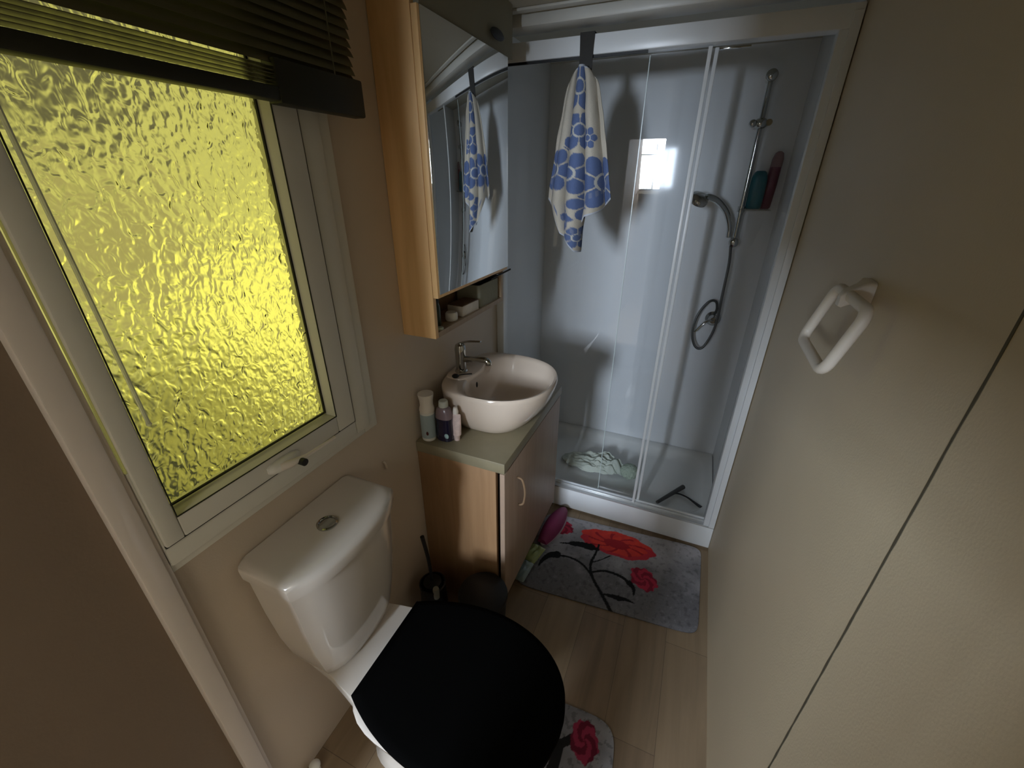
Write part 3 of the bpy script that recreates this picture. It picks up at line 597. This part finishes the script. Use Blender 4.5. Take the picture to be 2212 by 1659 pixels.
def bath_col(a, c):
    p = mat_xy(a, c)
    n1 = nzv(p, 9); n2 = nzv(p, 55, 3.0); n3 = nzv(p, 160, 9.0)
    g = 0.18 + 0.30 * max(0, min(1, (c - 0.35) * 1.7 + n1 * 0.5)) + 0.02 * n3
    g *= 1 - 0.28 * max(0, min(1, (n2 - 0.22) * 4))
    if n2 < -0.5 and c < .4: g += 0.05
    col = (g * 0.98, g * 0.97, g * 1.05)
    rr, an = bloom(p, .675, 1.512, .172, .074, 0.03, 1.0, .06)
    if rr < 1:
        k = 0.5 + 0.5 * math.sin(an * 9 + rr * 6); d = nzv(p, 26, 5)
        col = (0.75 + 0.12 * d, 0.055 + 0.04 * max(0, d), 0.045)
        if rr > .78 and c < .8: col = (0.60 + .08 * d, .04, .06)
        if rr < .35 or (k > .88 and rr < .8): col = (0.42, 0.02, 0.03)
    for cx, cyy, aa, bb, rt, sd in ((.412, 1.515, .052, .043, -0.1, 2.0), (.818, 1.365, .062, .050, -0.75, 4.0)):
        rr, an = bloom(p, cx, cyy, aa, bb, rt, sd, .12)
        if rr < 1:
            d = math.sin(an * 4 + rr * 9 + sd); col = (0.50, 0.035, 0.075) if d > 0 else (0.26, 0.018, 0.045)
    if min(seg_d(p, *s) for s in STEMS) < 0: col = (0.010, 0.010, 0.011)
    return col
def mpos(a, c, t_):
    p = mat_xy(a, c); e = min(a, 1 - a, c, 1 - c)
    return (p.x, p.y, t_ * (0.6 + 0.4 * min(1, e * 30)) + 0.0006 * nzv(p, 30))
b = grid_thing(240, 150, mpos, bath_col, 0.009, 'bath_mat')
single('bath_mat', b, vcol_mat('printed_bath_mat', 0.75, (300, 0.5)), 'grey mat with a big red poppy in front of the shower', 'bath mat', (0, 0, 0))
def ped_xy(a, c):
    a, c = squircle((a, c), 7)
    return Vector((0.40 + 0.415 * a + 0.02 * (1 - c), 0.30 + 0.475 * c + 0.02 * a - 0.01))
def ped_col(a, c):
    p = ped_xy(a, c); n1 = nzv(p, 11, 2); n2 = nzv(p, 55, 3)
    g = 0.14 + 0.20 * max(0, min(1, (a - 0.45) * 1.5 + n1 * .4)) + 0.05 * (0.775 - p.y)
    if n2 > .28: g *= .65
    col = (g, g * .99, g * 1.07)
    if min(seg_d(p, Vector(q0), Vector(q1), w0, w1) for q0, q1, w0, w1 in (((.655, .30), (.66, .66), .02, .016), ((.66, .66), (.70, .70), .012, .012))) < 0: col = (.012, .012, .013)
    rr, an = bloom(p, .728, .700, .042, .056, 0.25, 3.0, .10)
    if rr < 1: col = (.30, .03, .07) if math.sin(an * 3 + rr * 8) > -0.1 else (.14, .012, .03)
    return col
b = grid_thing(150, 150, lambda a, c, t_: (*ped_xy(a, c), t_ * (0.6 + 0.4 * min(1, min(a, 1 - a, c, 1 - c) * 30))), ped_col, 0.009, 'mat', lambda c: c.x < 0.535 and 0.385 < c.y < 0.63)
single('pedestal_mat', b, vcol_mat('printed_toilet_mat', 0.75, (300, 0.5)), 'small grey mat with one red rose beside the toilet', 'bath mat', (0, 0, 0))

# ------------------------------------------------------------ shower
t = thing('shower_tray', 'white shower tray with a tall front step', 'shower tray', (0.53, 1.95, 0.0))
TZ = 0.15; TF = 0.095
def trr(x0, x1, y0, y1, rad, z): return [(x, y, z) for x, y in rrect(x0, x1, y0, y1, rad, 8)]
b = nb(); loft(b, [trr(0.006, RX - 0.006, SY + .004, 2.268, .004, 0.0), trr(0.006, RX - 0.006, SY + .004, 2.268, .004, 0.132), trr(0.008, RX - 0.008, SY + .034, 2.266, .006, 0.138), trr(0.045, RX - 0.045, SY + .045, 2.235, .10, 0.136),
    trr(0.055, RX - 0.055, SY + .050, 2.225, .10, 0.126), trr(0.085, RX - .085, SY + .07, 2.195, .09, TF + .004), trr(0.11, RX - .11, SY + .09, 2.17, .08, TF), trr(0.4, RX - .4, SY + .2, 2.0, .02, TF - .003)])
link('basin_floor', b, M['tray'], t, 50)
link('front_skirt', box(nb(), 0.004, RX - 0.001, SY - 0.012, SY + 0.003, 0.012, 0.132, 0.003), M['frame'], t)
sh = thing('shower_enclosure', 'white framed sliding glass shower screen across the end of the room', 'shower screen', (0.53, SY, 0.135))
b = nb(); box(b, 0.002, RX - 0.002, SY - 0.018, SY + 0.035, 1.913, 1.967, 0.003)
link('top_rail', b, M['frame'], sh)
link('rail_seal', box(nb(), 0.03, 0.53, SY - 0.013, SY - 0.006, 1.9055, 1.9125), M['rubber'], sh)
b = nb(); box(b, 0.002, RX - 0.002, SY - 0.018, SY + 0.035, 0.1335, 0.141, 0.001); box(b, 0.002, RX - 0.002, SY + 0.004, SY + 0.012, 0.141, 0.152, 0.001)
link('bottom_rail', b, M['frame2'], sh)
link('bottom_trim', box(nb(), 0.002, RX - 0.03, SY + 0.014, SY + 0.020, 0.141, 0.158, 0.001), M['frame'], sh)
for x0, x1, y0 in ((0.002, 0.035, SY - 0.016), (1.026, RX - 0.002, SY - 0.014)):
    b = nb(); box(b, x0, x1, y0, SY + 0.033, 0.141, 1.913, 0.002)
    if x0 > 1: box(b, x0 + .022, x1 - 0.001, y0 - 0.009, y0 + .002, 0.141, 1.95, 0.002)
    link('side_post', b, M['frame'], sh)
for x0, x1, y0, st in ((0.036, 0.716, SY + .001, (0.7045, 0.716)), (0.535, 1.026, SY + .024, (0.7225, 0.734))):
    gp = link('glass_door', box(nb(), x0, x1, y0, y0 + .005, 0.158, 1.9125), M['glass'], sh)
    link('door_stile', box(nb(), st[0], st[1], y0 - .0055, y0 - .0005, 0.150, 1.908, 0.0015), M['frame'], gp)
    if x0 > .1: link('glass_edge', box(nb(), x0 - .003, x0 - .0003, y0, y0 + .005, 0.158, 1.905), M['glass_edge'], gp)
# roller brackets at the head of the doors
link('roller_cover', box(nb(), 0.735, 0.82, SY + .000, SY + .010, 1.898, 1.904, 0.001), M['chrome'], sh)

# ------------------------------------------------------------ shower riser, handset, valve
BW = 2.27; RXR = 0.925
t = thing('shower_riser', 'chrome shower riser rail with handset and looped hose', 'shower', (RXR, BW, 0.9))
link('rail', tube(nb(), [(RXR, 2.205, 1.285), (RXR, 2.205, 1.925)], 0.0095, 14), M['chrome'], t)
for zz in (1.912, 1.300):
    b = nb(); tube(b, [(RXR, 2.2, zz), (RXR + .0005, BW - 0.001, zz)], 0.017, 16); tube(b, [(RXR, 2.185, zz), (RXR, 2.215, zz)], 0.021, 16); sball(b, (RXR, 2.186, zz), .020, 1, .5, 1, 16)
    link('rail_bracket', b, M['chrome'], t)
b = nb(); sball(b, (RXR, 2.205, 1.755), 0.021, 1.3, 1, 1, 18); sball(b, (RXR - .03, 2.19, 1.755), .015, 1, 1, 1, 14); lathe(b, RXR + .028, 1.757, [(0.012, 2.19), (0.012, 2.22)], 14, 'Y')
link('slider_clamp', b, M['chrome'], t)
b = nb(); tube(b, [(RXR - 0.028, 2.180, 1.322), (RXR - 0.034, 2.172, 1.37), (RXR - .062, 2.150, 1.43), (RXR - .11, 2.12, 1.475), (RXR - .15, 2.10, 1.487)], lambda q: 0.0105 + 0.004 * q, 14, smooth=8)
hs = link('handset', b, M['chrome'], t)
b = nb(); lathe(b, 0, 0, [(0.018, 0.014), (0.036, 0.008), (0.041, -0.002), (0.040, -0.012), (0.030, -0.016), (0, -0.016)], 28)
bmesh.ops.transform(b, matrix=Matrix.Translation((RXR - .175, 2.085, 1.480)) @ Matrix.Rotation(math.radians(25), 4, 'Y') @ Matrix.Rotation(math.radians(30), 4, 'X'), verts=b.verts[:])
link('spray_head', b, M['chrome'], hs)
b = nb(); tube(b, [(RXR - .01, 2.18, 1.285), (RXR, 2.19, 1.20), (RXR + .002, 2.195, 1.05), (RXR + .005, 2.20, 0.95), (RXR - .005, 2.205, 0.86), (RXR - .035, 2.205, .785), (RXR - .07, 2.205, .79), (RXR - .095, 2.205, .86), (RXR - .085, 2.21, .95), (RXR - .05, 2.22, 1.015), (RXR - .018, 2.23, 1.02), (RXR - .005, 2.24, .985), (RXR - .008, 2.25, .955)], 0.0062, 10, smooth=10)
link('hose', b, M['hose'], t)
t = thing('shower_valve', 'chrome lever mixer valve on the shower back wall inside the hose loop', 'shower valve', (RXR - .01, BW, .93))
link('valve_body', lathe(nb(), RXR - .012, .925, [(0.036, BW - .001), (0.036, BW - .008), (0.024, BW - .016), (0.022, BW - .04), (0.014, BW - .05), (0, BW - .05)], 28, 'Y'), M['chrome'], t)
b = nb(); tube(b, [(RXR - .014, BW - .044, .927), (RXR - .045, BW - .056, .918), (RXR - .085, BW - .062, .862)], lambda q: 0.010 - 0.002 * q, 12, smooth=6, flat=.6)
link('lever', b, M['chrome'], t)
t = thing('soap_dish', 'clear soap shelf clipped to the shower rail under two bottles', 'soap dish', (0.965, 2.2, 1.438))
link('dish', box(nb(), 0.915, 1.035, 2.165, 2.262, 1.434, 1.439, 0.002), M['clear'], t)
link('dish_clip', lathe(nb(), RXR, 2.205, [(0.0099, 1.425), (0.015, 1.425), (0.015, 1.448), (0.0099, 1.448)], 18, cap=False), M['chrome'], t)
tl = mat('teal_gel', (0.012, 0.12, 0.155), 0.35); mg2 = mat('maroon_gel', (0.115, 0.012, 0.045), 0.3)
t = thing('shower_gel_bottle', 'teal rounded shower gel bottle on the shower rail shelf', 'bottle', (0.957, 2.21, 1.439))
b = nb(); loft(b, [ering(0.968, 2.212, a, bb, 1.4395 + h) for a, bb, h in ((.026, .02, 0), (.031, .024, .006), (.032, .025, .07), (.030, .023, .12), (.023, .018, .14), (.015, .012, .146))]); link('bottle_body', b, tl, t)
t = thing('shampoo_bottle', 'tall maroon bottle with clear rounded top beside the teal bottle', 'bottle', (1.008, 2.225, 1.439))
b = nb(); loft(b, [ering(1.014 + 0.04 * h, 2.238, a, bb, 1.4395 + h) for a, bb, h in ((.018, .016, 0), (.022, .02, .006), (.023, .021, .09), (.021, .02, .16))]); link('bottle_body', b, mg2, t)
b = nb(); loft(b, [ering(1.014 + 0.04 * h, 2.238, a, bb, 1.4395 + h) for a, bb, h in ((.021, .02, .1605), (.021, .019, .19), (.015, .015, .212), (.006, .006, .218))]); link('bottle_top', b, mat('clear_rose_plastic', (0.28, 0.17, 0.19), 0.15), t)

# ------------------------------------------------------------ towel on over-rail hook
HX = 0.337
t = thing('towel_hook', 'dark fabric strap hook over the shower top rail', 'hook', (HX, SY - .02, 1.967))
b = nb(); o = [(HX - .024, 1.969), (HX + .024, 1.969), (HX + .022, 1.93), (HX + .021, 1.862), (HX - .021, 1.862), (HX - .022, 1.93)]
vs0 = [b.verts.new((x, SY - .0195, z_)) for x, z_ in o]; vs1 = [b.verts.new((x, SY - .0235, z_)) for x, z_ in o]
b.faces.new(vs0); b.faces.new(vs1[::-1])
for i in range(6): b.faces.new((vs0[i], vs1[i], vs1[(i + 1) % 6], vs0[(i + 1) % 6]))
box(b, HX - .024, HX + .024, SY - .0235, SY + .039, 1.969, 1.972)
link('strap', b, M['dark'], t)
link('hook_peg', tube(nb(), [(HX, SY - .022, 1.868), (HX, SY - .040, 1.864), (HX, SY - .046, 1.874)], .004, 8, smooth=4), M['dark'], t)
def towel():
    bm = nb(); cl = bm.verts.layers.float_color.new('pattern')
    nu, nv = 190, 240
    bot = [(0, 1.484), (.06, 1.462), (.12, 1.475), (.20, 1.37), (.27, 1.348), (.34, 1.40), (.42, 1.36), (.50, 1.312), (.58, 1.305), (.66, 1.36), (.72, 1.43), (.86, 1.455), (1, 1.488)]
    def zb(u_):
        for (a, za), (c, zc) in zip(bot, bot[1:]):
            if u_ <= c: 
                k = (u_ - a) / (c - a); return za + (zc - za) * k
        return bot[-1][1]
    flowers = [(.86, .60, .105), (.12, .53, .085), (.47, .10, .085), (.50, .32, .075), (.42, .55, .085), (.30, .43, .06), (.72, .36, .04), (.60, .72, .07), (.36, .80, .06), (.52, .92, .05)]
    vs = []
    for i in range(nu + 1):
        u_ = i / nu; row = []
        for j in range(nv + 1):
            v_ = j / nv; zt = 1.878 - 0.030 * abs(2 * u_ - 1) ** 2.5; zz = zt + (zb(u_) - zt) * v_
            s = min(1, max(0, (1.876 - zz) / 0.40)); hw = 0.036 + 0.084 * s ** 0.75
            if zz < 1.47: hw *= 1 - 0.45 * min(1, (1.47 - zz) / .16)
            cx = HX + 0.002 + 0.013 * s
            fold = math.sin(u_ * math.pi * 7.0 + 0.6) * (0.010 + 0.030 * s) * (0.4 + 0.6 * math.sin(math.pi * u_))
            fx = math.cos(u_ * math.pi * 7.0 + 0.6) * (0.005 + 0.013 * s) * math.sin(math.pi * u_)
            rnd = -0.018 * math.sin(math.pi * u_) - 0.02 * s * (1 - abs(2 * u_ - 1))
            top = min(1, v_ * 14)
            x = cx + (2 * u_ - 1) * hw * (0.55 + 0.45 * math.sqrt(max(0, 1 - (1 - top) ** 2))) + fx + 0.003 * noise.noise(Vector((u_ * 9, zz * 14, 2)))
            y = SY - 0.052 + fold + rnd + 0.003 * noise.noise(Vector((u_ * 12, zz * 18, 7)))
            v = bm.verts.new((x, y, zz)); d = 0.0
            col = (0.47, 0.43, 0.36)
            xx, vv = u_, (1.876 - zz) / 0.56
            for fx_, fv, fr in flowers:
                dx, dv = (xx - fx_) * 0.36, (vv - fv) * 0.56; rr = math.hypot(dx, dv) * 1.0; an = math.atan2(dv, dx)
                R0 = fr * 0.72
                if rr < R0 * 1.25:
                    pet = abs(math.cos(an * 3)); 
                    if rr < R0 * 0.30: col = (0.10, 0.14, 0.27)
                    elif rr < R0 * 0.40: col = (0.48, 0.47, 0.43)
                    elif rr < R0 * (0.72 + 0.45 * pet) and pet > 0.16: col = (0.095, 0.135, 0.265)
                    break
            hz = zz - zb(u_)
            if 0.055 < hz < 0.072 and int(xx * 46) % 2 == 0: col = (0.16, 0.19, 0.29)
            if hz < 0.006 or v_ < 0.012: col = (0.45, 0.48, 0.54)
            v[cl] = (*col, 1); row.append(v)
        vs.append(row)
    for i in range(nu):
        for j in range(nv): bm.faces.new((vs[i][j], vs[i + 1][j], vs[i + 1][j + 1], vs[i][j + 1]))
    return bm
o = single('hand_towel', towel(), vcol_mat('cream_towel_with_blue_flowers', 0.95, (500, 0.8)), 'cream hand towel with blue flowers hanging from the shower rail', 'towel', (HX, SY - .05, 1.87), angle=80)
sd = o.modifiers.new('thickness', 'SOLIDIFY'); sd.thickness = 0.0035; sd.offset = 0

# ------------------------------------------------------------ things in the tray
rng = random.Random(5)
def cloth_heap():
    bm = nb(); n = 90
    vs = [[None] * (n + 1) for _ in range(n + 1)]
    for i in range(n + 1):
        for j in range(n + 1):
            a, c = i / n * 2 - 1, j / n * 2 - 1; rr = math.hypot(a, c * 1.0); e = max(0, 1 - rr ** 2)
            x = 0.455 + a * 0.185 + 0.03 * c; y = 1.955 + c * 0.085 - a * 0.010 + 0.02 * noise.noise(Vector((a * 2, c * 2, 4)))
            rid = abs(noise.noise(Vector((a * 2.2 + 5, c * 5.5, 1)))) * 0.075 + abs(noise.noise(Vector((a * 5, c * 11, 3)))) * 0.03
            z_ = TF + 0.006 + (0.010 + rid * (0.6 + 0.5 * a)) * min(1, e * 2.2) + 0.02 * e
            vs[i][j] = bm.verts.new((x, y, z_))
    keep = lambda i, j: math.hypot(i / n * 2 - 1, (j / n * 2 - 1)) < 0.98 + 0.10 * noise.noise(Vector((i * .08, j * .08, 9)))
    for i in range(n):
        for j in range(n):
            if keep(i, j): bm.faces.new((vs[i][j], vs[i + 1][j], vs[i + 1][j + 1], vs[i][j + 1]))
    bmesh.ops.delete(bm, geom=[v for v in bm.verts if not v.link_faces], context='VERTS'); return bm
ct = mat('pale_green_white_cloth', (0.58, 0.62, 0.54), 0.9, bump=(150, 0.6))
o = single('wet_cloth', cloth_heap(), ct, 'crumpled pale wet cloth lying on the shower floor', 'cloth', (0.455, 1.955, TF), angle=80)
sd = o.modifiers.new('thickness', 'SOLIDIFY'); sd.thickness = 0.003; sd.offset = 1
b = nb(); bmesh.ops.create_icosphere(b, subdivisions=5, radius=0.046)
for v in b.verts:
    n_ = v.co.normalized(); v.co = v.co + n_ * (0.005 * noise.noise(n_ * 9) + 0.004 * noise.noise(n_ * 24)); v.co.z *= .85
    v.co += Vector((0.655, 1.915, TF + .044))
single('bath_puff', b, mat('pale_green_net', (0.50, 0.58, 0.46), 0.9, bump=(260, 1.0)), 'round pale green bath puff at the end of the wet cloth', 'bath puff', (0.632, 1.925, TF), angle=80)
t = thing('squeegee', 'dark grey squeegee leaning in the right front corner of the tray', 'squeegee', (0.91, 1.80, TF))
gq = mat('grey_handle_plastic', (0.06, 0.06, 0.06), 0.5)
link('handle', tube(nb(), [(0.818, 1.752, TF + .022), (0.875, 1.845, TF + .018), (0.932, 1.935, TF + .016)], lambda q: 0.008 + 0.004 * q, 10, smooth=6), gq, t)
link('blade', tube(nb(), [(0.868, 1.842, TF + .016), (0.905, 1.87, TF + .014), (0.950, 1.862, TF + .014), (0.99, 1.825, TF + .02), (1.02, 1.785, TF + .032)], lambda q: 0.004 + 0.004 * max(0, q - .5) * 2, 10, smooth=8), M['black'], t)

# ------------------------------------------------------------ towel ring, wall hook
t = thing('towel_ring', 'ivory plastic towel ring on the right wall', 'towel ring', (RX, 0.90, 1.36))
b = nb(); o1 = rrect(-.026, .026, -.022, .022, .008)
loft(b, [[(RX - .0005, 0.925 + a, 1.372 + c) for a, c in o1], [(RX - .010, 0.925 + a, 1.372 + c) for a, c in o1], [(RX - .022, 0.915 + a * .6, 1.372 + c * .7) for a, c in o1], [(RX - .048, 0.885 + a * .5, 1.366 + c * .62) for a, c in o1], [(RX - .054, 0.880 + a * .35, 1.364 + c * .4) for a, c in o1]])
link('wall_mount', b, M['ringpl'], t, 50)
A_ = Vector((1.036, .868, 1.372)); B_ = Vector((1.008, .880, 1.262)); ring_pts = []
for a, c in rrect(-.092, .092, -.5, .5, .001, 1): pass
hwid, hlen, rad = .092, (A_ - B_).length / 2, .022
cen = (A_ + B_) / 2; dn = (B_ - A_).normalized()
for a, c in rrect(-hwid, hwid, -hlen, hlen, rad, 6): ring_pts.append(cen + Vector((0, 1, 0)) * a + dn * c)
link('ring', tube(nb(), ring_pts, 0.0095, 12, closed=True), M['ringpl'], t, 60)
single('adhesive_hook', tube(nb(), [(0.001, 0.815, 0.762), (0.008, 0.815, 0.755), (0.010, 0.815, 0.742), (0.006, 0.815, 0.735)], 0.004, 8, smooth=4), M['wall'], 'tiny beige stick-on hook on the wall between window and vanity', 'hook', (0.001, 0.815, 0.735))
